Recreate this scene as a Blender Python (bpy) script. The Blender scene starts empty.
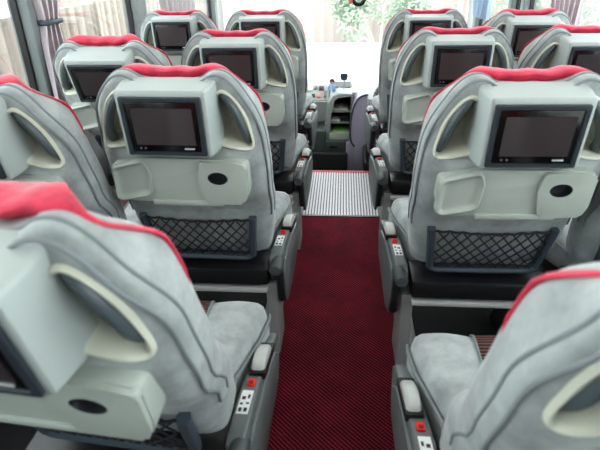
import bpy, bmesh, math, random
from mathutils import Vector, Matrix
random.seed(7)
C = bpy.context.scene.collection
PI = math.pi

# ------------------------------------------------------------------ materials
def lin(c):
    return tuple(((v/255)/12.92 if v/255 <= .04045 else ((v/255+.055)/1.055)**2.4) for v in c) + (1,)

def mat(name, col, rough=.6, metal=0, var=0, vscale=6, bump=0, bscale=200, sheen=0, spec=.5, coat=0):
    m = bpy.data.materials.new(name); m.use_nodes = True
    nt = m.node_tree; b = nt.nodes['Principled BSDF']
    b.inputs['Base Color'].default_value = lin(col)
    b.inputs['Roughness'].default_value = rough
    b.inputs['Metallic'].default_value = metal
    b.inputs['Specular IOR Level'].default_value = spec
    if sheen:
        b.inputs['Sheen Weight'].default_value = sheen
        b.inputs['Sheen Roughness'].default_value = .4
    if coat: b.inputs['Coat Weight'].default_value = coat
    tc = nt.nodes.new('ShaderNodeTexCoord')
    if var:
        n = nt.nodes.new('ShaderNodeTexNoise'); n.inputs['Scale'].default_value = vscale
        n.inputs['Detail'].default_value = 5; n.inputs['Roughness'].default_value = .6
        nt.links.new(tc.outputs['Object'], n.inputs['Vector'])
        r = nt.nodes.new('ShaderNodeValToRGB')
        r.color_ramp.elements[0].position = .3; r.color_ramp.elements[1].position = .7
        r.color_ramp.elements[0].color = lin(tuple(max(0, v*(1-var)) for v in col))
        r.color_ramp.elements[1].color = lin(tuple(min(255, v*(1+var*.6)) for v in col))
        nt.links.new(n.outputs['Fac'], r.inputs['Fac'])
        nt.links.new(r.outputs['Color'], b.inputs['Base Color'])
    if bump:
        n2 = nt.nodes.new('ShaderNodeTexNoise'); n2.inputs['Scale'].default_value = bscale
        n2.inputs['Detail'].default_value = 3
        nt.links.new(tc.outputs['Object'], n2.inputs['Vector'])
        bp = nt.nodes.new('ShaderNodeBump'); bp.inputs['Strength'].default_value = bump
        bp.inputs['Distance'].default_value = .01
        nt.links.new(n2.outputs['Fac'], bp.inputs['Height'])
        nt.links.new(bp.outputs['Normal'], b.inputs['Normal'])
    return m

VELOUR = mat('grey_velour', (167,174,174), .85, var=.13, vscale=17, bump=.5, bscale=24, sheen=.35)
VELDARK = mat('grey_velour_seam', (132,139,142), .85)
RED = mat('red_velour', (205,52,82), .75, var=.16, vscale=25, bump=.3, bscale=40, sheen=.3)
PLASTIC = mat('grey_green_plastic', (174,182,175), .5, var=.02, bump=.04, bscale=500)
HOUSE = mat('monitor_housing_plastic', (176,185,183), .5, bump=.04, bscale=500)
CREAM = mat('cream_plastic', (206,208,194), .45)
HANDLE = mat('slate_handle_plastic', (82,92,96), .35)
SLATE = mat('dark_slate_plastic', (66,77,86), .45)
BEZEL = mat('bezel_plastic', (38,43,47), .4)
mat_bezel = mat('bezel_slate', (50,58,64), .4)
BLACKG = mat('black_gloss', (12,13,15), .18)
DISPLAY = mat('display_glass', (66,59,61), .14, spec=.7)
LOGO = mat('pale_logo_print', (200,205,208), .5)
BLACKP = mat('black_plastic', (30,32,34), .35, var=.15, vscale=30)
VOID = mat('dark_rubber_floor', (34,36,38), .7, var=.2, vscale=40)
GREYP = mat('mid_grey_plastic', (108,114,114), .4, var=.04, vscale=10)
LEGM = mat('leg_grey', (158,161,160), .45)
PALEP = mat('pale_grey_plastic', (186,188,186), .4)
KNOBM = mat('knob_plastic', (78,82,84), .4)
REDP = mat('red_button_plastic', (225,45,38), .35)
NETM = mat('black_elastic_net', (28,32,36), .6)
STEEL = mat('brushed_steel', (205,205,208), .5, metal=.2)
WHITE = mat('white_sticker', (225,228,228), .5)
WALLM = mat('wall_trim_grey', (150,154,154), .6, var=.03)
PILLAR = mat('pillar_grey', (128,138,138), .55, var=.05)
CEIL = mat('ceiling_lining', (205,207,204), .8)
CURT = mat('mauve_curtain', (166,156,166), .9, sheen=.3, bump=.15, bscale=300)
CURTL = mat('pale_mauve_curtain', (206,199,205), .9, sheen=.3, bump=.15, bscale=300)
CURTW = mat('pale_curtain', (205,203,205), .9)
CLOTHB = mat('pale_blue_cloth', (176,196,218), .9)
DASHG = mat('dash_grey', (158,166,162), .5)
DASHW = mat('dash_pale', (214,218,216), .45)
LILAC = mat('lilac_panel', (172,168,186), .55)
DARKG = mat('dark_green_grey', (66,78,74), .55)
SHELFD = mat('shelf_dark', (36,42,40), .6)
GREENP = mat('green_card', (90,170,70), .6)
PAPER = mat('papers', (205,208,196), .7)
SALMON = mat('salmon_switch', (206,128,118), .5)
BLUE = mat('figurine_blue', (150,180,220), .5)
SKIN = mat('figurine_skin', (222,190,165), .5)
HAIR = mat('figurine_hair', (40,34,32), .6)

def rib_fabric():
    m = mat('brown_ribbed_fabric', (120,84,80), .9)
    nt = m.node_tree; b = nt.nodes['Principled BSDF']
    tc = nt.nodes.new('ShaderNodeTexCoord')
    w = nt.nodes.new('ShaderNodeTexWave'); w.bands_direction = 'Y'; w.inputs['Scale'].default_value = 32
    w.inputs['Distortion'].default_value = .6; w.inputs['Detail'].default_value = 1; w.inputs['Detail Scale'].default_value = 3
    nt.links.new(tc.outputs['Object'], w.inputs['Vector'])
    r = nt.nodes.new('ShaderNodeValToRGB')
    r.color_ramp.elements[0].position = .25; r.color_ramp.elements[0].color = lin((44,30,31))
    r.color_ramp.elements[1].position = .6; r.color_ramp.elements[1].color = lin((128,88,82))
    nt.links.new(w.outputs['Fac'], r.inputs['Fac']); nt.links.new(r.outputs['Color'], b.inputs['Base Color'])
    bp = nt.nodes.new('ShaderNodeBump'); bp.inputs['Distance'].default_value = .006
    nt.links.new(w.outputs['Fac'], bp.inputs['Height']); nt.links.new(bp.outputs['Normal'], b.inputs['Normal'])
    return m
RIB = rib_fabric()

def carpet():
    m = mat('red_dotted_carpet', (90,22,42), .95, spec=.2)
    nt = m.node_tree; b = nt.nodes['Principled BSDF']; L = nt.links.new
    b.inputs['Sheen Weight'].default_value = .3; b.inputs['Sheen Tint'].default_value = lin((200,60,100))
    tc = nt.nodes.new('ShaderNodeTexCoord')
    mp = nt.nodes.new('ShaderNodeMapping'); mp.inputs['Rotation'].default_value = (0,0,math.radians(-45))
    L(tc.outputs['Object'], mp.inputs['Vector'])
    w = nt.nodes.new('ShaderNodeTexWave'); w.bands_direction = 'X'; w.inputs['Scale'].default_value = 25; w.inputs['Distortion'].default_value = .5
    w.inputs['Detail Scale'].default_value = 8
    L(mp.outputs['Vector'], w.inputs['Vector'])
    w2 = nt.nodes.new('ShaderNodeTexWave'); w2.bands_direction = 'Y'; w2.inputs['Scale'].default_value = 34; w2.inputs['Distortion'].default_value = 1.5
    L(mp.outputs['Vector'], w2.inputs['Vector'])
    mu = nt.nodes.new('ShaderNodeMath'); mu.operation = 'MULTIPLY'
    ad = nt.nodes.new('ShaderNodeMath'); ad.operation = 'MULTIPLY_ADD'; ad.inputs[1].default_value = .45; ad.inputs[2].default_value = .55
    L(w2.outputs['Fac'], ad.inputs[0]); L(w.outputs['Fac'], mu.inputs[0]); L(ad.outputs[0], mu.inputs[1])
    n = nt.nodes.new('ShaderNodeTexNoise'); n.inputs['Scale'].default_value = 7; n.inputs['Detail'].default_value = 9; n.inputs['Roughness'].default_value = .7
    L(tc.outputs['Object'], n.inputs['Vector'])
    mx = nt.nodes.new('ShaderNodeMath'); mx.operation = 'MULTIPLY_ADD'; mx.inputs[1].default_value = .95; 
    L(n.outputs['Fac'], mx.inputs[0]); 
    sb = nt.nodes.new('ShaderNodeMath'); sb.operation = 'SUBTRACT'; sb.inputs[1].default_value = .45
    L(mu.outputs[0], sb.inputs[0]); L(sb.outputs[0], mx.inputs[2])
    r = nt.nodes.new('ShaderNodeValToRGB')
    r.color_ramp.elements[0].position = .22; r.color_ramp.elements[0].color = lin((33,13,20))
    r.color_ramp.elements[1].position = .82; r.color_ramp.elements[1].color = lin((166,42,62))
    L(mx.outputs[0], r.inputs['Fac']); L(r.outputs['Color'], b.inputs['Base Color'])
    bp = nt.nodes.new('ShaderNodeBump'); bp.inputs['Distance'].default_value = .004
    L(mu.outputs[0], bp.inputs['Height']); L(bp.outputs['Normal'], b.inputs['Normal'])
    return m
CARPET = carpet()

def glass_mat(name, tint, refl):
    m = bpy.data.materials.new(name); m.use_nodes = True; nt = m.node_tree; nt.nodes.clear()
    o = nt.nodes.new('ShaderNodeOutputMaterial'); t = nt.nodes.new('ShaderNodeBsdfTransparent')
    g = nt.nodes.new('ShaderNodeBsdfGlossy'); g.inputs['Roughness'].default_value = .02
    t.inputs['Color'].default_value = tint
    fr = nt.nodes.new('ShaderNodeFresnel'); fr.inputs['IOR'].default_value = 1.45
    mu = nt.nodes.new('ShaderNodeMath'); mu.operation = 'MULTIPLY'; mu.inputs[1].default_value = refl
    mx = nt.nodes.new('ShaderNodeMixShader')
    nt.links.new(fr.outputs[0], mu.inputs[0]); nt.links.new(mu.outputs[0], mx.inputs[0])
    nt.links.new(t.outputs[0], mx.inputs[1]); nt.links.new(g.outputs[0], mx.inputs[2]); nt.links.new(mx.outputs[0], o.inputs[0])
    return m
GLASS = glass_mat('window_glass', (.95,.97,.96,1), .4)
WGLASS = glass_mat('windscreen_glass', (.97,.98,.97,1), .5)

def plank_mat(name, c1, c2, axis='Y', scale=1.6):
    m = mat(name, c1, .9); nt = m.node_tree; b = nt.nodes['Principled BSDF']
    tc = nt.nodes.new('ShaderNodeTexCoord')
    w = nt.nodes.new('ShaderNodeTexWave'); w.bands_direction = axis; w.wave_profile = 'SAW'
    w.inputs['Scale'].default_value = scale; w.inputs['Distortion'].default_value = .3
    nt.links.new(tc.outputs['Object'], w.inputs['Vector'])
    n = nt.nodes.new('ShaderNodeTexNoise'); n.inputs['Scale'].default_value = 3
    mp = nt.nodes.new('ShaderNodeMapping'); mp.inputs['Scale'].default_value = (3,3,.2)
    nt.links.new(tc.outputs['Object'], mp.inputs['Vector']); nt.links.new(mp.outputs['Vector'], n.inputs['Vector'])
    mx = nt.nodes.new('ShaderNodeMath'); mx.operation = 'MULTIPLY'
    nt.links.new(w.outputs['Fac'], mx.inputs[0]); nt.links.new(n.outputs['Fac'], mx.inputs[1])
    r = nt.nodes.new('ShaderNodeValToRGB')
    r.color_ramp.elements[0].position = 0.02; r.color_ramp.elements[0].color = lin(c2)
    r.color_ramp.elements[1].position = .4; r.color_ramp.elements[1].color = lin(c1)
    nt.links.new(mx.outputs[0], r.inputs['Fac']); nt.links.new(r.outputs['Color'], b.inputs['Base Color'])
    return m

# ------------------------------------------------------------------ mesh helpers
def obj(name, bm, m, parent=None, smooth=40, loc=None, rot=None):
    me = bpy.data.meshes.new(name)
    bmesh.ops.recalc_face_normals(bm, faces=bm.faces)
    bm.to_mesh(me); bm.free()
    me.materials.append(m)
    if smooth:
        me.polygons.foreach_set('use_smooth', [True]*len(me.polygons))
        me.set_sharp_from_angle(angle=math.radians(smooth))
    o = bpy.data.objects.new(name, me); C.objects.link(o)
    if parent: o.parent = parent
    if loc: o.location = loc
    if rot: o.rotation_euler = rot
    return o

def tag(o, label, cat, group=None, kind=None):
    o['label'] = label; o['category'] = cat
    if group: o['group'] = group
    if kind: o['kind'] = kind
    return o
def empty(name, loc=(0,0,0), rz=0):
    o = bpy.data.objects.new(name, None); C.objects.link(o); o.location = loc; o.rotation_euler = (0,0,rz)
    o.empty_display_size = .1
    return o
def struct(o):
    o['kind'] = 'structure'; return o

def box(bm, x0, x1, y0, y1, z0, z1, bev=0, seg=2, mtx=None):
    n0 = set(bm.verts)
    vs = [bm.verts.new((x, y, z)) for x in (x0, x1) for y in (y0, y1) for z in (z0, z1)]
    q = [(0,1,3,2),(4,6,7,5),(0,4,5,1),(2,3,7,6),(0,2,6,4),(1,5,7,3)]
    fs = [bm.faces.new([vs[i] for i in f]) for f in q]
    if bev:
        es = list({e for f in fs for e in f.edges})
        bmesh.ops.bevel(bm, geom=es, offset=bev, segments=seg, profile=.5, affect='EDGES')
    if mtx is not None:
        bmesh.ops.transform(bm, matrix=mtx, verts=[v for v in bm.verts if v not in n0])
    return bm

def tube(bm, pts, r, n=8, closed=False, cap=True, flat=None):
    """sweep a circle (or an ellipse: flat=(ra, rb, up)) along pts; r may be a list"""
    pts = [Vector(p) for p in pts]; N = len(pts); rings = []
    up0 = Vector(flat[2]) if flat else Vector((.31,.77,.56))
    for i, p in enumerate(pts):
        a = pts[(i-1) % N] if (closed or i > 0) else p
        b = pts[(i+1) % N] if (closed or i < N-1) else p
        t = (b-a).normalized()
        s = t.cross(up0)
        if s.length < 1e-4: s = t.cross(Vector((1,0,0)))
        s.normalize(); u = s.cross(t).normalized()
        rr = r[i] if isinstance(r, (list, tuple)) else r
        ra, rb = (flat[0], flat[1]) if flat else (1, 1)
        rings.append([bm.verts.new(p + s*math.cos(2*PI*k/n)*rr*ra + u*math.sin(2*PI*k/n)*rr*rb) for k in range(n)])
    for i in range(N if closed else N-1):
        A, B = rings[i], rings[(i+1) % N]
        for k in range(n): bm.faces.new((A[k], A[(k+1) % n], B[(k+1) % n], B[k]))
    if cap and not closed:
        bm.faces.new(rings[0]); bm.faces.new(list(reversed(rings[-1])))
    return bm

def catmull(pts, per=6, closed=False):
    out = []; N = len(pts); P = [Vector(p) for p in pts]
    rng = range(N) if closed else range(N-1)
    for i in rng:
        p0 = P[(i-1) % N] if closed or i > 0 else P[i]
        p1 = P[i]; p2 = P[(i+1) % N]
        p3 = P[(i+2) % N] if closed or i < N-2 else P[(i+1) % N]
        for k in range(per):
            t = k/per
            out.append(.5*((2*p1)+(p2-p0)*t+(2*p0-5*p1+4*p2-p3)*t*t+(3*p1-p0-3*p2+p3)*t**3))
    if not closed: out.append(P[-1])
    return out

def loft(bm, rings, closed=True, cap0=False, cap1=False):
    R = [[bm.verts.new(p) for p in r] for r in rings]
    n = len(R[0])
    for A, B in zip(R, R[1:]):
        for k in range(n if closed else n-1):
            bm.faces.new((A[k], A[(k+1) % n], B[(k+1) % n], B[k]))
    if cap0: bm.faces.new(R[0])
    if cap1: bm.faces.new(R[-1])
    return R

def prism(bm, poly, axis, a, b, bev=0, seg=2):
    """poly of 2-D points extruded along an axis from a to b"""
    def P(p, t):
        return {'x': (t, p[0], p[1]), 'y': (p[0], t, p[1]), 'z': (p[0], p[1], t)}[axis]
    lo = [bm.verts.new(P(p, a)) for p in poly]; hi = [bm.verts.new(P(p, b)) for p in poly]
    n = len(poly); fs = [bm.faces.new(lo), bm.faces.new(hi)]
    for k in range(n): fs.append(bm.faces.new((lo[k], lo[(k+1) % n], hi[(k+1) % n], hi[k])))
    if bev:
        es = list({e for f in fs[:2] for e in f.edges})
        bmesh.ops.bevel(bm, geom=es, offset=bev, segments=seg, profile=.5, affect='EDGES')
    return bm

def interp(x, tab):
    if x <= tab[0][0]: return tab[0][1]
    for (a, fa), (b, fb) in zip(tab, tab[1:]):
        if x <= b:
            t = (x-a)/(b-a); t = t*t*(3-2*t)
            return fa+(fb-fa)*t
    return tab[-1][1]

def NB(): return bmesh.new()

# ------------------------------------------------------------------ the coach seat
TILT = .101
HINGE = (0, .0606, .283)     # back parts live in (u, w, v + .6) about this hinge
VH = .6
def WR(v): return interp(v, [(-.5,.150),(-.33,.128),(-.22,.078),(-.1,.062),(.03,.064),(.12,.070)])
half = [(0,-.512),(.12,-.512),(.185,-.506),(.206,-.47),(.218,-.38),(.227,-.25),(.229,-.14),(.222,-.06),(.210,0),(.192,.043),(.168,.079),(.143,.101),(.120,.107),(.100,.102),(.083,.091),(.06,.084),(.03,.083),(0,.083)]
right = catmull([(a,b,0) for a, b in half], 4)
OUT = [(p.x, p.y) for p in right] + [(-p.x, p.y) for p in reversed(right[1:-1])]
CEN = (0, -.2)

def radial(u, v):
    """share of the way from the centre to the outline"""
    dx, dy = u-CEN[0], v-CEN[1]
    if abs(dx)+abs(dy) < 1e-6: return 0
    best = None
    for (ax, ay), (bx, by) in zip(OUT, OUT[1:]+OUT[:1]):
        ax -= CEN[0]; bx -= CEN[0]; ay -= CEN[1]; by -= CEN[1]
        ex, ey = bx-ax, by-ay
        den = dx*ey-dy*ex
        if abs(den) < 1e-12: continue
        t = (ax*ey-ay*ex)/den; s = (ax*dy-ay*dx)/den
        if t > 0 and -1e-6 <= s <= 1+1e-6: best = t if best is None else min(best, t)
    return 1/best if best else 1
def edge(s, v=-.2):
    q = max(0, min(1, (s-.66)/.34)); return interp(v, [(-.08,.058),(.06,.022)])*(1-math.sqrt(max(0, 1-q*q)))
def surf(u, v): return WR(v)+edge(radial(u, v), v)

def backrest_bm():
    bm = NB(); rings = []
    for s in (.04,.2,.4,.55,.66,.74,.81,.87,.92,.955,.98,.995):
        rings.append([((p[0]-CEN[0])*s+CEN[0], WR((p[1]-CEN[1])*s+CEN[1])+edge(s, (p[1]-CEN[1])*s+CEN[1]), (p[1]-CEN[1])*s+CEN[1]+VH) for p in OUT])
    for k in (0,.017):
        rings.append([(p[0], WR(p[1])+edge(1, p[1])+k, p[1]+VH) for p in OUT])
    for s, k in ((.99,.105),(.95,.125),(.85,.138),(.6,.142),(.3,.142),(.04,.142)):
        rings.append([((p[0]-CEN[0])*s+CEN[0], WR((p[1]-CEN[1])*s+CEN[1])+k*interp((p[1]-CEN[1])*s+CEN[1], [(0,1),(.1,.55)]), (p[1]-CEN[1])*s+CEN[1]+VH) for p in OUT])
    loft(bm, rings, True, True, True)
    return bm

REC = [(.110,.035),(.117,.056),(.134,.062),(.153,.051),(.171,.027),(.184,-.003),(.193,-.038),(.199,-.074),(.192,-.088),(.165,-.085),(.135,-.078),(.116,-.070),(.109,-.045),(.108,-.005)]
def rec_outline(sg): return [(p.x*sg, p.y) for p in catmull([(a,b,0) for a, b in REC], 4, True)]
def shrink(poly, d):
    cx = sum(p[0] for p in poly)/len(poly); cy = sum(p[1] for p in poly)/len(poly)
    out = []
    for x, y in poly:
        r = math.hypot(x-cx, y-cy); k = max(0, (r-d)/r); out.append((cx+(x-cx)*k, cy+(y-cy)*k))
    return out

def apply_bool(o, cutters):
    for c in cutters:
        md = o.modifiers.new('b', 'BOOLEAN'); md.operation = 'DIFFERENCE'; md.object = c; md.solver = 'EXACT'
    dg = bpy.context.evaluated_depsgraph_get()
    me = bpy.data.meshes.new_from_object(o.evaluated_get(dg))
    o.modifiers.clear(); old = o.data; o.data = me; me.name = old.name
    for c in cutters: bpy.data.objects.remove(c)
    me.polygons.foreach_set('use_smooth', [True]*len(me.polygons)); me.set_sharp_from_angle(angle=math.radians(50))

def bk(name, bm, m, root, smooth=40):
    """a part of the reclining back"""
    return obj(name, bm, m, root, smooth, HINGE, (TILT, 0, 0))
def sub(name, bm, m, part, smooth=40):
    return obj(name, bm, m, part, smooth)
def V(u, w, v): return (u, w, v+VH)

def make_back(root):
    b = bk('backrest', backrest_bm(), VELOUR, root)
    cut = []
    for sg in (1, -1):
        cb = NB(); prism(cb, [(p[0], p[1]+VH) for p in rec_outline(sg)], 'y', -.05, .150)
        cut.append(obj('cut', cb, CREAM, None, 40, HINGE, (TILT,0,0)))
    bpy.context.view_layer.update(); apply_bool(b, cut)
    # piping along the rim of the rear shell
    for s, k, r in ((.985,-.022,.0032),(1.0,.008,.003)):
        pts = []; bm = NB()
        for p in OUT:
            if p[1] > -.36:
                pts.append((p[0]*s, WR(p[1])+edge(1, p[1])+k, (p[1]-CEN[1])*s+CEN[1]+VH))
        # order as one open run: right side bottom .. top .. left side bottom
        tube(bm, pts, r, 6)
        sub('piping', bm, VELDARK, b)
    # red cover over the front of the headrest
    top = [(-.216,-.06),(-.2085,0),(-.192,.044),(-.168,.080),(-.143,.102),(-.119,.1095),(-.08,.107),(-.04,.103),(0,.102),(.04,.103),(.08,.107),(.119,.1095),(.143,.102),(.168,.080),(.192,.044),(.2085,0),(.216,-.06),(.19,-.12),(0,-.14),(-.19,-.12)]
    to = [(p.x, p.y) for p in catmull([(a,c,0) for a, c in top], 3, True)]
    rings = []
    for s, k in ((.5,.046),(.9,.046),(.97,.047),(.995,.052),(1,.064),(.985,.082),(.95,.096),(.8,.115),(.4,.13),(.05,.135)):
        rings.append([(x*s, .066+.046+(k-.046)*interp(abs(x), [(.10,1),(.17,.22)])+interp(y*s, [(.01,.062),(.10,0)]), y*s+VH) for x, y in to])
    # gathers in the middle of the roll
    rings = [[(x, w+(.004*math.sin(x*95) if abs(x) < .1 else 0), z+(.0015*math.cos(x*70) if z > VH+.09 else 0)) for x, w, z in r] for r in rings]
    bm = NB(); loft(bm, rings, True, True, True)
    bk('headrest_cover', bm, RED, root, 60)
    # front face of the back: ribbed centre panel
    bm = NB(); box(bm, -.13, .13, .255, .29, VH-.47, VH-.13, .012)
    for v in bm.verts: v.co.y += .0
    bk('back_panel', bm, RIB, root)
    # monitor: housing > bezel, screen_surround, display, logo, button
    bm = NB()
    def rr(hx, z0, z1, r, w, n=5):
        pts = []
        for cx, cz, a0 in ((hx-r, z1-r, 0), (-hx+r, z1-r, 90), (-hx+r, z0+r, 180), (hx-r, z0+r, 270)):
            for k in range(n+1):
                a = math.radians(a0+90*k/n); pts.append((cx+r*math.cos(a), w, cz+r*math.sin(a)+VH))
        return pts
    loft(bm, [rr(.122,-.092,.090,.012,.095), rr(.119,-.090,.090,.012,.05), rr(.112,-.084,.088,.009,.012), rr(.110,-.082,.088,.008,.003), rr(.106,-.079,.083,.006,0), rr(.100,-.075,.075,.004,0)], True, True, True)
    h = bk('monitor_housing', bm, HOUSE, root)
    bm = NB()
    loft(bm, [rr(.1,-.075,.074,.004,.003), rr(.1,-.075,.074,.004,-.006), rr(.098,-.073,.072,.004,-.008), rr(.089,-.066,.064,.003,-.008), rr(.087,-.064,.062,.003,-.003), rr(.087,-.064,.062,.003,.003)], True, True, True)
    sub('bezel', bm, mat_bezel, h)
    bm = NB(); box(bm, -.087, .087, -.006, .004, VH-.064, VH+.062, .002); sub('screen_surround', bm, BLACKG, h)
    bm = NB(); box(bm, -.074, .076, -.0075, -.004, VH-.046, VH+.048); sub('display', bm, DISPLAY, h)
    bm = NB()
    for k in range(6): box(bm, .046+k*.0042, .0492+k*.0042, -.0078, -.005, VH-.0575, VH-.0535)
    sub('logo', bm, LOGO, h)
    for k in (0, 1):
        bm = NB(); tube(bm, [(-.066+k*.012, -.0085, VH-.055), (-.066+k*.012, -.004, VH-.055)], .0024, 8); sub('button', bm, GREYP, h)
    # grip recesses with their handles
    for sg in (1, -1):
        o0 = rec_outline(sg); bm = NB()
        S = [surf(x, y) for x, y in o0]
        rings = []
        # rounded rim lying on the cover, then the bowl
        for d, k in ((-.005,.004),(-.0045,-.003),(-.001,-.007),(.003,-.006),(.006,.002)):
            q = shrink(o0, d); rings.append([(x, s+k, y+VH) for (x, y), s in zip(q, S)])
        for d, wv in ((.008,.100),(.011,.132),(.018,.142),(.04,.144)):
            q = shrink(o0, d); rings.append([(x, max(wv, .0), y+VH) for (x, y), s in zip(q, S)])
        loft(bm, rings, True, False, True)
        rc = bk('grip_recess', bm, CREAM, root, 50)
        path = catmull([(.128*sg, .098, .055+VH), (.140*sg, .076, .048+VH), (.157*sg, .070, .024+VH), (.171*sg, .072, -.010+VH), (.181*sg, .078, -.046+VH), (.187*sg, .100, -.078+VH)], 5)
        bm = NB(); tube(bm, path, 1, 10, flat=(.012, .014, (0,1,0)))
        sub('handle', bm, HANDLE, rc)
    # folding table
    def sl(poly, w0, w1, bev): 
        bm = NB(); prism(bm, [(x, y+VH) for x, y in poly], 'y', w0, w1, bev, 4); return bm
    def roundpoly(poly, r, n=4):
        out = []; N = len(poly)
        for i in range(N):
            p = Vector(poly[i]); a = (Vector(poly[i-1])-p); b = (Vector(poly[(i+1) % N])-p)
            la, lb = a.length, b.length; rr_ = min(r, la*.45, lb*.45)
            p0 = p+a/la*rr_; p1 = p+b/lb*rr_
            for k in range(n+1):
                t = k/n; out.append(tuple((1-t)**2*p0+2*t*(1-t)*p+t*t*p1))
        return out
    tp = roundpoly([(-.186,-.130),(-.09,-.107),(.155,-.108),(.186,-.118),(.184,-.205),(.172,-.238),(-.172,-.238),(-.186,-.20)], .014)
    t = bk('tray_table', sl(tp, .040, .11, .009), PLASTIC, root)
    lb = roundpoly([(-.182,-.132),(-.088,-.108),(-.074,-.14),(-.079,-.208),(-.092,-.220),(-.172,-.235),(-.186,-.228)], .014)
    bm = NB(); loft(bm, [[(x, w_, z+VH) for x, z in shrink(lb, d_)] for d_, w_ in ((0,.06),(0,.036),(.002,.0315),(.005,.030),(.008,.031),(.013,.037),(.020,.0395),(.035,.0395))], True, True, True)
    sub('side_rest', bm, PLASTIC, t)
    rb = roundpoly([(.062,-.111),(.152,-.111),(.184,-.121),(.182,-.205),(.170,-.236),(.066,-.236),(.052,-.16)], .008)
    bm = sl(rb, .031, .07, .0065)
    cup = sub('cup_holder', bm, PLASTIC, t)
    c = NB(); prism(c, [(.106+.027*math.cos(2*PI*k/28), VH-.158+.0185*math.sin(2*PI*k/28)) for k in range(28)], 'y', 0, .052)
    cc = obj('cut', c, PLASTIC, None, 40, HINGE, (TILT,0,0)); bpy.context.view_layer.update()
    cc2 = cc.copy(); C.objects.link(cc2); bpy.context.view_layer.update(); apply_bool(cup, [cc]); apply_bool(t, [cc2])
    bm = NB()
    ell = lambda a, b, w: [(.106+a*math.cos(2*PI*k/28), w, VH-.158+b*math.sin(2*PI*k/28)) for k in range(28)]
    loft(bm, [ell(.0265,.018,.031), ell(.0255,.0172,.034), ell(.024,.016,.049), ell(.012,.008,.0505)], True, False, True)
    sub('cup_well', bm, BEZEL, t)
    bm = NB(); box(bm, -.085, .112, .034, .06, VH-.246, VH-.231, .003)
    sub('latch_bar', bm, PLASTIC, t)
    # net pocket: U-shaped frame > net
    fr = [(-.168,-.335),(-.160,-.41),(-.152,-.487),(-.135,-.497),(0,-.498),(.135,-.497),(.152,-.487),(.160,-.41),(.168,-.335)]
    bm = NB()
    pts = []
    for a, b in zip(fr, fr[1:]):
        for k in range(4): pts.append((a[0]+(b[0]-a[0])*k/4, a[1]+(b[1]-a[1])*k/4))
    pts.append(fr[-1])
    tube(bm, [(x, WR(y)-.006, y+VH) for x, y in pts], 1, 8, flat=(.012,.015,(0,1,0)))
    pk = bk('net_pocket', bm, SLATE, root)
    bm = NB()
    x0, x1, y0, y1 = -.156, .156, -.49, -.348
    st = .033
    k = x0-(y1-y0)*1.3
    sl_ = 1.15
    segs = []
    while k < x1:
        for sgn in (1, -1):
            a = []
            for j in range(9):
                vv = y0+(y1-y0)*j/8
                xx = k+(vv-y0)/sl_ if sgn > 0 else (x0+x1)-(k+(vv-y0)/sl_)
                if x0-.001 <= xx <= x1+.001: a.append((xx, WR(vv)-.012-.006*math.sin(PI*j/8), vv+VH))
            if len(a) > 1: tube(bm, a, .0024, 5)
        k += st
    tube(bm, [(x0+(x1-x0)*j/16, WR(y1)-.012+.003*math.cos(j*PI), y1+VH+.005*math.cos(j*PI/8)) for j in range(17)], .0034, 6)
    sub('net', bm, NETM, pk)
    for x in (-.16, .16):
        bm = NB(); tube(bm, [(x, WR(-.43)-.018, -.43+VH), (x, WR(-.43)-.010, -.43+VH)], .0035, 8)
        sub('screw', bm, BLACKP, pk)

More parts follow.
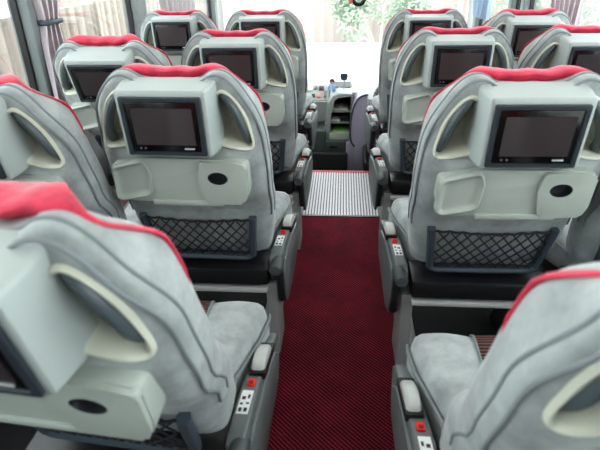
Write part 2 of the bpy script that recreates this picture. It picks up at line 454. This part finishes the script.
def make_base(root, aisle):
    """cushion, plinth and, on the aisle side (+1 / -1, or 0), the armrest console"""
    # bolstered cushion
    bm = NB()
    def sec(y, top, bot, hw):
        pts = []
        for k in range(33):
            t = -1+2*k/32; h_ = hw if t*aisle > 0 else min(hw, .214); x = h_*math.copysign(abs(t)**.85, t)
            z = top-.006*math.exp(-(abs(x)/.10)**4)+.010*math.exp(-((abs(x)-.17)/.06)**2)
            e = max(0, (abs(t)-.86)/.14); z -= .05*(1-math.sqrt(max(0, 1-e*e)))
            pts.append((x, y, z))
        pts += [(hw if aisle > 0 else min(hw, .214), y, bot), (-hw if aisle < 0 else -min(hw, .214), y, bot)]
        return pts
    rows = [(.28,.425,.36,.16),(.295,.432,.34,.175),(.35,.438,.33,.192),(.42,.444,.33,.214),(.48,.450,.33,.234),(.55,.456,.33,.247),(.58,.448,.335,.243),(.596,.430,.345,.238),(.602,.40,.36,.234)]
    loft(bm, [sec(*r) for r in rows], True, True, True)
    cu = obj('seat_cushion', bm, VELOUR, root, 50)
    bm = NB(); n = 12; rws = []
    for y, z in ((.285,.431),(.32,.435),(.4,.4425),(.5,.4505),(.55,.456),(.577,.452),(.592,.44),(.603,.41),(.606,.37)):
        rws.append([(-.1+.2*i/n, y, z+.004*math.cos((i/n-.5)*PI)+.004) for i in range(n+1)])
    rws2 = [[(x, y, z-.02) for x, y, z in r] for r in rws]
    loft(bm, rws, False); loft(bm, rws2, False)
    sub('centre_panel', bm, RIB, cu)
    for sx in (1, -1):
        bm = NB(); tube(bm, [(sx*(x if sx*aisle > 0 else min(x, .2165)), y, z) for x, y, z in ((.17,.285,.40),(.179,.30,.404),(.196,.35,.409),(.218,.42,.414),(.238,.48,.420),(.249,.55,.424),(.244,.585,.414),(.236,.602,.395))], .0042, 6)
        sub('piping', bm, VELDARK, cu)
        bm = NB(); tube(bm, [(sx*.1, y, z+.003) for y, z in ((.285,.431),(.32,.435),(.4,.4435),(.5,.4515),(.55,.457),(.577,.453),(.592,.441))], .003, 6)
        sub('piping', bm, VELDARK, cu)
    # dark shell under back and cushion
    bm = NB(); box(bm, -.19, .19, .21, .57, .26, .345, .02)
    obj('under_shell', bm, BLACKP, root)
    bm = NB(); box(bm, -.205, .205, .165, .30, .305, .368, .012)
    obj('rear_shell', bm, BLACKP, root)
    bm = NB(); box(bm, -.20, .20, .17, .20, .272, .292, .008)
    obj('rear_rail', bm, PALEP, root)
    # pedestal legs
    for sx in (-.19, .19):
        if sx*aisle > 0:
            bm = NB(); prism(bm, [(.20,0),(.34,0),(.34,.03),(.31,.16),(.33,.30),(.19,.30),(.20,.2)], 'x', min(sx, sx*1.2), max(sx, sx*1.2), .006)
            obj('leg', bm, LEGM, root)
        else:
            bm = NB(); prism(bm, [(.24,0),(.50,0),(.46,.05),(.42,.27),(.27,.27),(.25,.05)], 'x', sx*.9-.018, sx*.9+.018, .005)
            obj('leg', bm, BLACKP, root)
    if not aisle: return
    s = aisle
    def mx(bm):
        for v in bm.verts: v.co.x += .07*(v.co.y-.40)+(.005 if s > 0 else .014)
        if s < 0: bmesh.ops.scale(bm, vec=(-1,1,1), verts=bm.verts)
        return bm
    # console along the aisle side of the cushion (built for +x)
    bm = NB(); prism(bm, [(.205,.31),(.205,.375),(.222,.392),(.36,.400),(.56,.376),(.585,.35),(.57,.25),(.40,.23),(.24,.26)], 'x', .210, .250, .006, 3)
    con = obj('armrest_console', mx(bm), GREYP, root)
    bm = NB(); prism(bm, [(.225,.29),(.235,.345),(.26,.366),(.40,.376),(.50,.366),(.54,.33),(.52,.26),(.40,.215),(.31,.175),(.262,.18),(.238,.22)], 'x', .245, .258, .006, 3)
    obj('side_panel', mx(bm), GREYP, root)
    bm = NB(); prism(bm, [(.384,.39),(.388,.411),(.402,.424),(.435,.427),(.470,.414),(.486,.39)], 'x', .222, .254, .009, 4)
    sub('arm_pad', mx(bm), PALEP, con)
    bm = NB(); prism(bm, [(.380,.388),(.380,.408),(.49,.402),(.49,.380)], 'x', .219, .257, .003, 2)
    sub('pad_base', mx(bm), BLACKP, con)
    bm = NB(); box(bm, .223, .241, .345, .366, .392, .406, .004)
    sub('recline_button', mx(bm), REDP, con)
    bm = NB(); box(bm, .227, .237, .348, .356, .402, .4075, .001)
    sub('button_slot', mx(bm), mat_dark_red, con)
    zt = lambda y: .392+(y-.222)*.058
    bm = NB(); prism(bm, [(.272,zt(.272)-.001),(.334,zt(.334)-.001),(.334,zt(.334)+.0012),(.272,zt(.272)+.0012)], 'x', .217, .242)
    sub('sticker', mx(bm), WHITE, con, 0)
    bm = NB()
    for (x, y, w, h) in ((.220,.277,.007,.010),(.231,.277,.007,.010),(.220,.295,.006,.005),(.232,.297,.007,.004),(.221,.309,.008,.008),(.233,.312,.005,.010)):
        z = zt(y)+.0018
        prism(bm, [(y,z-.002),(y+h,z-.002+.058*h),(y+h,z+.058*h),(y,z)], 'x', x, x+w)
    sub('symbol', mx(bm), BEZEL, con, 0)
    bm = NB(); tube(bm, [(.238,.160,.366),(.238,.166,.366),(.238,.225,.368)], [.017,.021,.021], 20)
    obj('pivot_knob', mx(bm), KNOBM, root)
    bm = NB(); tube(bm, catmull([(.245,.20,.345),(.248,.195,.30),(.250,.20,.26),(.250,.205,.235)], 4), 1, 10, flat=(.013,.016,(0,1,0)))
    obj('recline_lever', mx(bm), BLACKP, root)

mat_dark_red = mat('dark_red_plastic', (120,18,18), .4)

def duptree(src, parent=None):
    o = src.copy(); C.objects.link(o); o.parent = parent
    for ch in src.children: duptree(ch, o)
    return o

BACKPARTS = ('backrest', 'headrest_cover', 'back_panel', 'monitor_housing', 'grip_recess', 'tray_table', 'net_pocket')
proto = {}
first = empty('coach_seat'); make_back(first)
backs = [c for c in first.children]
proto[0] = first; make_base(first, 0)
for sgn in (1, -1):
    r = empty('coach_seat')
    for c in backs: duptree(c, r)
    make_base(r, sgn); proto[sgn] = r

G = 'grey coach seats with red headrests'
# x, y, recline, yaw, kind, label
SEATS = [
 (-.42, .49, .14, -.09, 1, 'blurred grey velour coach seat with red top edge filling the bottom left corner'),
 (-.425, 1.20, .016, -.034, 1, 'grey aisle seat left of the carpet, its whole screen, table and net pocket in view'),
 (-.411, 1.931, -.004, 0, 1, 'grey aisle seat left of the metal floor mat, second ahead of the blurred left one'),
 (-.425, 2.796, -.02, 0, 1, 'grey aisle seat farthest forward on the left, beside the dashboard'),
 (.412, .39, .10, 0.11, -1, 'blurred grey velour coach seat cut off by the bottom right corner'),
 (.426, 1.156, .034, .021, -1, 'grey aisle seat right of the carpet with large black screen and full net pocket'),
 (.424, 1.948, -.014, 0, -1, 'grey aisle seat right of the metal floor mat, second ahead of the blurred right one'),
 (.43, 2.746, -.045, 0, -1, 'grey aisle seat farthest forward on the right, beside the steering wheel'),
 (-.866, 1.12, .13, -.02, 0, 'grey window seat at the left picture edge, its grip and cup holder seen sideways'),
 (-.870, 1.98, .25, 0, 0, 'grey window seat beside the tied mauve curtain at the left windows'),
 (-.90, 2.82, -.02, 0, 0, 'grey window seat farthest forward along the left windows'),
 (.895, 1.146, .05, 0, 0, 'shadowed grey window seat behind the right net pocket, mostly out of view'),
 (.90, 2.02, .08, 0, 0, 'grey window seat cut by the right picture edge, below the gathered curtain'),
 (.892, 2.68, .08, 0, 0, 'grey window seat farthest forward along the right windows'),
]
used = set()
for x, y, e, yaw, kind, lab in SEATS:
    r = proto[kind] if kind not in used else duptree(proto[kind])
    used.add(kind)
    r.location = (x, y, 0)
    tag(r, lab, 'seat', G)
    for c in r.children:
        if c.name.split('.')[0] in BACKPARTS: c.rotation_euler = (TILT+e, 0, yaw)

# ------------------------------------------------------------------ the coach body
ZA = -.2                 # aisle level; seat platforms are z = 0
HWA = .255
XW = 1.17
bm = NB(); box(bm, -HWA, HWA, -1.2, 2.905, ZA-.05, ZA); fl = struct(obj('floor', bm, CARPET, None, 0))
bm = NB(); box(bm, -XW, -HWA, -1.2, 3.68, -.25, 0); struct(obj('floor_platform', bm, VOID, None, 0))
bm = NB(); box(bm, HWA, XW, -1.2, 3.68, -.25, 0); struct(obj('floor_platform', bm, VOID, None, 0))
n = 1
for sx in (-1, 1):
    bm = NB(); a, b = sorted((sx*(HWA-.004), sx*(HWA+.03))); box(bm, a, b, -1.2, 3.68, -.012, .012, .006)
    struct(obj('trim_%d' % n, bm, PALEP)); n += 1
    bm = NB(); a, b = sorted((sx*(HWA-.003), sx*(HWA+.002))); box(bm, a, b, -1.2, 3.68, ZA, -.012)
    struct(obj('trim_%d' % n, bm, GREYP)); n += 1
# slatted aluminium mat
mt = empty('aluminium_mat', (0, 2.905, ZA)); tag(mt, 'ribbed aluminium floor mat across the aisle at the front end of the red carpet', 'floor mat')
bm = NB(); box(bm, -HWA, HWA, 0, .77, -.05, -.006); obj('base_plate', bm, mat('mat_grooves', (104,98,102), .6), mt, 0)
bm = NB()
k = -HWA+.006
while k < HWA-.004:
    box(bm, k, k+.0105, .012, .745, -.008, .004); k += .0185
obj('rib', bm, STEEL, mt, 0)
bm = NB(); box(bm, -HWA, HWA, .745, .775, -.05, .008, .004)
obj('red_edge', bm, mat('red_nosing', (200,70,90), .5), mt)
bm = NB(); box(bm, -HWA, HWA, -.006, .012, -.01, .005); obj('end_bar', bm, BLACKP, mt, 0)

# step well and front cabin floor
bm = NB(); box(bm, -HWA, HWA, 3.60, 3.68, -.62, ZA-.052); struct(obj('trim_%d' % n, bm, VOID, None, 0)); n += 1
bm = NB(); box(bm, -XW, XW, 3.6805, 5.3, -.67, -.62); struct(obj('floor_cabin', bm, VOID, None, 0))
for sx in (-1, 1):
    bm = NB(); a, b = sorted((sx*HWA, sx*XW)); box(bm, a, b, 3.6805, 3.70, -.62, .0); struct(obj('trim_%d' % n, bm, WALLM, None, 0)); n += 1

# side walls below and above the windows, pillars, panes
WZ0, WZ1 = .62, 1.75
PL = [-1.2, .25, 1.985, 3.12, 4.99]     # pillar centres along y, left
PR = [-1.2, 1.55, 3.72, 3.99, 4.99]
PWL = {1.985:.05, 3.12:.14}
PWR = {3.72:.07, 3.99:.07}
wn = 1
for sx, side, P_, W_ in ((-1, 'left', PL, PWL), (1, 'right', PR, PWR)):
    a, b = sorted((sx*XW, sx*(XW+.06)))
    bm = NB(); box(bm, a, b, -1.2, 5.2, -.67, WZ0); box(bm, a, b, -1.2, 5.2, WZ1, 2.02)
    struct(obj('wall_'+side, bm, WALLM, None, 0))
    bm = NB(); a2, b2 = sorted((sx*(XW-.035), sx*(XW+.0))); box(bm, a2, b2, -1.2, 5.0, WZ0-.04, WZ0+.0, .008)
    struct(obj('sill_'+side, bm, WALLM))
    for p in P_:
        w = W_.get(p, .10)
        bm = NB(); a3, b3 = sorted((sx*(XW-.02), sx*(XW+.06))); box(bm, a3, b3, p-w/2, p+w/2, WZ0, WZ1, .006)
        struct(obj('pillar', bm, PILLAR))
    for p0, p1 in zip(P_, P_[1:]):
        h0, h1 = W_.get(p0, .10)/2, W_.get(p1, .10)/2
        f = struct(empty('window_%d' % wn, (sx*(XW+.03), (p0+p1)/2, WZ0))); wn += 1
        y0, y1 = p0+h0-(p0+p1)/2, p1-h1-(p0+p1)/2
        H = WZ1-WZ0
        bm = NB(); t = .012
        box(bm, -.012, .012, y0, y1, 0, t); box(bm, -.012, .012, y0, y1, H-t, H); box(bm, -.012, .012, y0, y0+t, t, H-t); box(bm, -.012, .012, y1-t, y1, t, H-t)
        obj('window_frame', bm, BLACKP, f, 0)['kind'] = 'structure'
        bm = NB(); box(bm, -.003, .003, y0+t, y1-t, t, H-t); obj('pane', bm, GLASS, f, 0)['kind'] = 'structure'
bm = NB(); box(bm, -XW-.06, XW+.06, -1.2, 5.3, 2.02, 2.08); struct(obj('ceiling', bm, CEIL, None, 0))
bm = NB(); box(bm, -XW, XW, -1.26, -1.2, -.67, 2.02); struct(obj('wall_back', bm, WALLM, None, 0))
# front wall under the windscreen, windscreen, corner posts
bm = NB(); box(bm, -XW-.06, XW+.06, 5.2, 5.3, -.67, .02); struct(obj('wall_front', bm, WALLM, None, 0))
wf = struct(empty('window_%d' % wn, (0, 5.2, .02)))
bm = NB()
for sx in (-1, 1): box(bm, sx*1.19-.05, sx*1.19+.05, 0, .09, 0, 2.0, .01)
box(bm, -1.14, 1.14, 0, .06, 0, .03); box(bm, -1.14, 1.14, 0, .06, 1.9, 2.0)
obj('window_frame', bm, PALEP, wf)['kind'] = 'structure'
bm = NB(); box(bm, -1.14, 1.14, .025, .031, .03, 1.9); obj('pane', bm, WGLASS, wf, 0)['kind'] = 'structure'

# ------------------------------------------------------------------ curtains
def curtain(name, x, rows, nf, amp, m, label, cat='curtain', band=None, group=None):
    """rows: (z, y0, y1) from top to bottom"""
    t = empty(name, (x, (rows[-1][1]+rows[-1][2])/2, rows[-1][0]))
    ox, oy, oz = t.location
    pts = catmull([(r[1], r[2], r[0]) for r in rows], 6)
    bm = NB(); R = []
    N = nf*10
    for p in pts:
        wd = p.y-p.x
        R.append([(x+amp*min(1, wd/.12)*math.sin(2*PI*nf*i/N+.6*math.sin(p.z*4))-ox, p.x+wd*i/N+.010*math.sin(4*PI*nf*i/N+1)-oy, p.z-oz) for i in range(N+1)])
    loft(bm, R, False)
    obj('curtain_cloth', bm, m, t, 80)
    if band:
        z, y0, y1 = band; bm = NB()
        box(bm, -amp-.006, amp+.006, y0-.003-oy, y1+.003-oy, z-.010-oz, z+.010-oz, .006)
        obj('tieback', bm, SLATE, t)
    tag(t, label, cat, group)
curtain('window_curtain', -1.14, [(1.75,1.90,2.28),(1.4,1.93,2.26),(1.12,1.99,2.17),(1.035,2.0,2.13),(.95,1.98,2.14),(.8,1.97,2.16),(.60,1.96,2.17)], 4, .020, CURTL,
        'mauve curtain gathered by a dark tieback at the left window pillar', band=(1.035,2.0,2.13))
curtain('window_curtain', 1.148, [(1.75,2.70,3.34),(1.3,2.75,3.27),(1.03,2.80,3.20),(.9,2.82,3.15),(.74,2.83,3.12),(.60,2.82,3.14)], 6, .015, CURTL,
        'mauve grey curtain hanging in folds at the right windows')
curtain('window_curtain', -1.10, [(1.75,3.28,4.15),(1.2,3.30,4.12),(1.03,3.31,4.10),(.9,3.34,4.02),(.70,3.36,3.96)], 7, .03, CURTW,
        'pale curtain along the front left window beyond the farthest window seat')
curtain('hanging_cloth', 1.08, [(1.5,4.30,4.62),(1.1,4.27,4.66),(.93,4.25,4.70),(.80,4.30,4.66)], 3, .03, CLOTHB,
        'pale blue cloth hanging by the front right window', 'cloth')

# ------------------------------------------------------------------ dashboard and cockpit
d = empty('dashboard', (0, 4.75, -.62)); tag(d, 'pale grey dashboard with buttons and open dark shelves below the windscreen', 'dashboard')
def dob(name, bm, m, par=d, smooth=40):
    bmesh.ops.translate(bm, vec=(0, -4.75, .62), verts=bm.verts); return obj(name, bm, m, par, smooth)
bm = NB(); prism(bm, [(4.72,-.60),(4.66,.02),(4.60,.10),(4.80,.215),(5.19,.20),(5.19,-.60)], 'x', -1.1, -.115, .015)
dob('dash_body', bm, DASHW)
bm = NB(); prism(bm, [(4.72,-.60),(4.70,.10),(4.80,.20),(5.19,.20),(5.19,-.60)], 'x', .22, 1.1, .015)
dob('dash_body', bm, DASHW)
# sloped switch panel
sl = Matrix.Translation((0,4.70,.158)) @ Matrix.Rotation(math.atan2(.115,.2), 4, 'X')
bm = NB(); box(bm, -.40, -.13, -.105, .10, -.002, .01, .004, 2, sl); sp = dob('switch_panel', bm, DASHG)
for (x, y, w, h, m) in ((-.185,.045,.045,.05,BLACKP),(-.235,.05,.03,.04,GREYP),(-.29,.04,.05,.06,DASHW),(-.205,-.05,.034,.05,REDP),(-.15,-.03,.02,.08,GREYP),(-.255,-.05,.03,.04,BLACKP),(-.31,-.05,.04,.04,GREYP),(-.36,.0,.03,.1,BLACKP)):
    bm = NB(); box(bm, x-w/2, x+w/2, y-h/2, y+h/2, .008, .020, .003, 2, sl); dob('switch', bm, SALMON if m is REDP else m, sp)
# shelf tower: arched hood, back, shelves
bm = NB()
arc_o = [(4.40,-.60),(4.43,-.20),(4.46,-.02),(4.53,.10),(4.62,.17),(4.74,.215),(5.10,.22),(5.10,-.60)]
pl = [(-.155,-.60),(-.150,-.19),(-.142,-.02),(-.125,.11),(-.082,.185),(-.03,.212),(.09,.206),(.078,.180),(-.035,.178),(-.068,.152),(-.096,.03),(-.104,-.19),(-.104,-.60)]
prism(bm, pl, 'y', 4.45, 5.0, .008); dob('shelf_surround', bm, DASHG)
bm = NB(); prism(bm, [(a-.02, b) for a, b in arc_o], 'x', .075, .10, .008); dob('shelf_side', bm, GREYP)
bm = NB(); box(bm, -.105, .075, 4.85, 4.87, -.60, .20); box(bm, -.105, .075, 4.68, 5.10, .185, .215); dob('shelf_back', bm, SHELFD, d, 0)
bm = NB(); prism(bm, [(4.60,.155),(4.74,.205),(5.10,.225),(5.10,.20),(4.76,.19),(4.62,.145)], 'x', -.105, .075); dob('shelf_hood', bm, DASHW)
for z, m in ((.045,DASHG),(-.055,DASHG)):
    bm = NB(); box(bm, -.105, .075, 4.50, 4.85, z-.012, z, .002); dob('shelf_board', bm, m)
bm = NB(); box(bm, -.105, .075, 4.44, 4.85, -.60, -.135, .004); dob('shelf_front', bm, mat('pale_green_front', (176,190,168), .5))
# lower dark cabinet with a slot
bm = NB(); box(bm, -.45, -.135, 4.38, 4.70, -.60, -.10, .012); box(bm, -.135, .075, 4.36, 4.44, -.60, -.19, .006); dob('lower_cabinet', bm, DARKG)
bm = NB(); box(bm, -.10, -.03, 4.352, 4.362, -.245, -.222, .002); dob('slot', bm, BLACKP)
bm = NB(); box(bm, -.45, .06, 4.30, 4.36, -.62, -.28, .01); dob('kick_panel', bm, VOID)
# curved lilac side panel
bm = NB()
pl = [(p.x, p.y) for p in catmull([(.215,.235,0),(.165,.222,0),(.125,.185,0),(.09,.09,0),(.076,-.05,0),(.085,-.16,0),(.118,-.212,0)], 5)]
pr = pl+[(.118,-.60),(.205,-.60),(.215,-.2)]
prism(bm, pr, 'y', 4.30, 4.62, .010); dob('side_panel', bm, LILAC)
bm = NB(); tube(bm, [(a, 4.30, b) for a, b in pl], .008, 8); dob('edge_trim', bm, SLATE)
bm = NB(); box(bm, .045, .118, 4.335, 4.42, -.60, -.19, .008); dob('post', bm, LILAC)
# things on the shelves
def boxthing(name, x0, x1, y0, y1, z0, z1, m, label, cat, group=None):
    o = empty(name, ((x0+x1)/2, (y0+y1)/2, z0)); tag(o, label, cat, group); return o
def stack(name, cx, cy, z, w, dd, cols, label, cat):
    bm = NB(); o = None
    box(bm, -w/2, w/2, -dd/2, dd/2, 0, cols[1], .003)
    o = obj(name, bm, cols[0]); o.location = (cx, cy, z); tag(o, label, cat); return o
stack('paper_stack', -.02, 4.62, .045, .15, .20, (PAPER,.016), 'pale papers lying on the upper dashboard shelf', 'papers')
stack('document_wallet', -.055, 4.62, -.055, .08, .20, (WHITE,.02), 'white document wallet at the left of the lower dashboard shelf', 'wallet')
stack('audio_box', .025, 4.62, -.055, .07, .20, (BEZEL,.05), 'small dark box at the right of the lower dashboard shelf', 'box')
stack('green_card', -.01, 4.62, -.135, .11, .22, (GREENP,.010), 'bright green card in the bottom dashboard compartment', 'card')
# figurine
f = empty('figurine', (-.088, 4.62, .202)); tag(f, 'tiny dark-haired figurine in blue on top of the dashboard', 'figurine')
def lathe(bm, prof, n=16, c=(0,0,0)):
    R = [[(c[0]+r*math.cos(2*PI*k/n), c[1]+r*math.sin(2*PI*k/n), c[2]+z) for k in range(n)] for r, z in prof]
    loft(bm, R, True, True, True); return bm
bm = NB(); lathe(bm, [(.03,0),(.032,.006),(.026,.02),(.02,.04),(.016,.05),(.006,.055)]); 
for sx in (-1,1): tube(bm, [(sx*.014,0,.046),(sx*.03,-.006,.03),(sx*.034,-.01,.012)], [.007,.007,.005], 8)
obj('body', bm, BLUE, f)
bm = NB(); lathe(bm, [(.002,.05),(.008,.052),(.017,.06),(.020,.072),(.017,.084),(.008,.092),(.001,.094)]); obj('head', bm, SKIN, f)
bm = NB(); lathe(bm, [(.021,.068),(.0225,.076),(.019,.088),(.010,.097),(.001,.100)], 16, (0,.003,0)); obj('hair', bm, HAIR, f)
# device holder
h = empty('device_holder', (.016, 4.60, .190)); tag(h, 'dark grey rounded device on a thin stalk above the dashboard shelves', 'device holder')
bm = NB(); tube(bm, catmull([(0,.03,-.0),(0,.01,.05),(.004,0,.11)], 5), .004, 8); obj('stalk', bm, PALEP, h)
bm = NB(); prism(bm, [(-.022,.10),(.022,.10),(.034,.135),(.030,.160),(-.030,.160),(-.034,.135)], 'y', -.012, .012, .005); obj('cradle', bm, SLATE, h)
# steering wheel with column
sw = empty('steering_wheel', (.50, 4.42, .165)); tag(sw, 'black steering wheel half hidden behind the farthest right seat', 'steering wheel')
rot = Matrix.Rotation(math.radians(35), 4, 'X')
bm = NB(); tube(bm, [rot @ Vector((.22*math.cos(2*PI*k/40), .22*math.sin(2*PI*k/40), 0)) for k in range(40)], .02, 10, True); obj('rim', bm, BLACKP, sw)
bm = NB()
for a in (0, 120, 240):
    a = math.radians(a+90); tube(bm, [rot @ Vector((.03*math.cos(a), .03*math.sin(a), 0)), rot @ Vector((0.21*math.cos(a), 0.21*math.sin(a), 0))], .012, 8)
lathe(bm, [(.045,-.03),(.05,0),(.035,.02)], 20); obj('spokes', bm, SLATE, sw)
bm = NB(); tube(bm, [(0,0,-.01),(0,.13,-.17)], .03, 12); obj('column', bm, BLACKP, sw)
# driver's seat
ds = empty('driver_seat', (.40, 3.90, -.62)); tag(ds, 'black driver seat mostly hidden by the farthest right passenger seat', 'seat')
bm = NB(); box(bm, -.22, .22, -.10, .36, .34, .46, .04, 3); obj('seat_cushion', bm, BLACKP, ds)
bm = NB(); box(bm, -.21, .21, -.17, -.05, .44, .84, .045, 3); obj('backrest', bm, BLACKP, ds)
bm = NB(); lathe(bm, [(.16,0),(.16,.03),(.07,.05),(.07,.34)], 20, (0,.12,0)); obj('base', bm, SLATE, ds)
# little ornaments hanging at the top of the windscreen
def hang(x, y, z, label, build):
    o = empty('hanging_ornament', (x, y, z)); tag(o, label, 'ornament')
    bm = NB(); tube(bm, [(0,0,.03),(0,0,2.02-z)], .0025, 6); obj('cord', bm, GREYP, o); build(o)
def b1(o):
    bm = NB(); tube(bm, [(.045*math.cos(2*PI*k/24), .0, .045*math.sin(2*PI*k/24)-.01) for k in range(24)], .018, 10, True); obj('ring', bm, BLACKP, o)
    bm = NB(); lathe(bm, [(.002,-.05),(.018,-.045),(.022,-.01),(.018,.03),(.002,.035)], 12, (-.065,0,0)); obj('tassel', bm, mat('salmon_tassel', (205,120,110), .7), o)
hang(.125, 4.72, .945, 'dark ring ornament with a salmon tassel hanging at the top of the windscreen', b1)
def b2(o):
    bm = NB(); prism(bm, [(0,-.05),(.014,-.02),(.012,.02),(0,.035),(-.012,.02),(-.014,-.02)], 'y', -.003, .003); obj('tag', bm, mat('sage_tag', (150,180,150), .7), o)
hang(-.02, 4.72, .925, 'small pale green tag hanging at the top of the windscreen', b2)

# ------------------------------------------------------------------ outdoors
GZ = -1.5
bm = NB(); box(bm, -40, 40, -15, 60, GZ-.1, GZ); struct(obj('ground', bm, mat('pale_paving', (226,226,220), .9, var=.05, vscale=.6), None, 0))
FL = plank_mat('weathered_planks', (158,146,137), (112,102,96), 'Y', 1.3)
FF = plank_mat('pale_planks', (158,150,147), (147,139,136), 'X', .9)
bm = NB(); box(bm, -.05, .05, -8, 9, 0, 2.22)
for k in range(-8, 10, 2): box(bm, .05, .09, k-.06, k+.06, 0, 2.25)
o = obj('plank_fence', bm, FL, None, 0); o.location = (-3.7, 2, GZ); tag(o, 'weathered brown plank fence outside the left windows', 'fence')
bm = NB(); box(bm, -12, 12, -.05, .05, 0, 2.6)
for k in range(-12, 13, 2): box(bm, k-.06, k+.06, -.09, -.05, 0, 2.65)
o = obj('plank_fence', bm, FF, None, 0); o.location = (0, 20, GZ); tag(o, 'pale plank fence across the road ahead of the windscreen', 'fence')

def bush(name, x, y, h, w, nleaf, col, label):
    t = empty(name, (x, y, GZ)); tag(t, label, 'bush')
    rnd = random.Random(int(x*31+y*7)); bm = NB()
    blobs = [(rnd.uniform(-.5,.5)*w, rnd.uniform(-.3,.3)*w, rnd.uniform(.3,.85)*h, rnd.uniform(.2,.34)*w) for _ in range(9)]
    for _ in range(nleaf):
        bx, by, bz, br = rnd.choice(blobs)
        dv = Vector((rnd.gauss(0,1), rnd.gauss(0,1), rnd.gauss(0,1))).normalized()*br*rnd.uniform(.6,1.05)
        c = Vector((bx,by,max(.05, bz+dv.z)))+Vector((dv.x,dv.y,0))
        a = Vector((rnd.gauss(0,1), rnd.gauss(0,1), rnd.gauss(0,1))).normalized(); b = a.orthogonal().normalized()
        s = rnd.uniform(.05,.1)
        vs = [bm.verts.new(c+a*s), bm.verts.new(c+b*s*.5), bm.verts.new(c-a*s), bm.verts.new(c-b*s*.5)]
        bm.faces.new(vs)
    obj('foliage', bm, col, t, 0)
    bm = NB()
    for k in range(5):
        bx, by, bz, br = blobs[k]; tube(bm, [(bx*.1,by*.1,0),(bx*.5,by*.5,bz*.5),(bx,by,bz)], [.05,.035,.015], 6)
    obj('stem', bm, BARK, t)
BARK = mat('bark', (196,196,180), .9)
LEAFP = mat('pale_leaves', (161,175,159), .8, var=.15, vscale=3)
LEAFG = mat('green_leaves', (125,152,108), .8, var=.2, vscale=3)
bush('leafy_bush', 1.2, 18.0, 2.4, 2.4, 3500, LEAFP, 'pale green leafy bush by the fence straight ahead of the windscreen')
bush('leafy_bush', 6.5, 17.5, 2.8, 2.6, 3000, LEAFP, 'pale leafy bush at the right end of the windscreen view')
bush('leafy_bush', 5.2, 7.6, 2.6, 2.0, 3000, LEAFP, 'leafy bush seen through the window between the right pillar and curtain')
bush('leafy_bush', 4.4, 3.6, 2.7, 2.2, 3500, LEAFG, 'green leafy bush outside the right window by the picture edge')
bush('leafy_bush', -5.6, 4.4, 3.4, 2.2, 3000, LEAFG, 'green bush rising above the plank fence outside the left window')

# ------------------------------------------------------------------ light
w = bpy.data.worlds.new('overcast'); bpy.context.scene.world = w; w.use_nodes = True
bgn = w.node_tree.nodes['Background']; bgn.inputs[0].default_value = (.93,.97,1,1); bgn.inputs[1].default_value = 6.0
def area(name, loc, rot, sx, sy, e, col=(1,1,1)):
    l = bpy.data.lights.new(name, 'AREA'); l.shape = 'RECTANGLE'; l.size = sx; l.size_y = sy; l.energy = e; l.color = col
    o = bpy.data.objects.new(name, l); C.objects.link(o); o.location = loc; o.rotation_euler = rot
for sx in (-1, 1):
    area('ceiling_fill', (sx*.55, 1.6, 1.98), (0,0,0), .35, 5.0, 13, (1,.98,.95))  # added soft fill to brighten the seats, not a fitted coach lamp
area('ceiling_fill', (0, 4.6, 1.98), (0,0,0), 1.6, .6, 12)  # same added fill above the dashboard, no fixture there

# ------------------------------------------------------------------ camera
f_px, pitch, yaw, roll = 516.2, .4745, .0853, -.0189
cd = bpy.data.cameras.new('camera'); cam = bpy.data.objects.new('camera', cd); C.objects.link(cam)
cd.sensor_width = 36; cd.lens = f_px/600*36; cd.clip_start = .02
fw = Vector((-math.sin(yaw)*math.cos(pitch), math.cos(yaw)*math.cos(pitch), -math.sin(pitch)))
r = Vector((math.cos(yaw), math.sin(yaw), 0)); u = r.cross(fw)
r2 = r*math.cos(roll)+u*math.sin(roll); u2 = -r*math.sin(roll)+u*math.cos(roll)
cam.matrix_world = Matrix(((r2.x,u2.x,-fw.x,0),(r2.y,u2.y,-fw.y,0),(r2.z,u2.z,-fw.z,1.232),(0,0,0,1)))
cd.dof.use_dof = True; cd.dof.focus_distance = 2.1; cd.dof.aperture_fstop = 5.0
bpy.context.scene.camera = cam
vs = bpy.context.scene.view_settings
vs.view_transform = 'Standard'; vs.look = 'None'; vs.exposure = 0; vs.gamma = .88
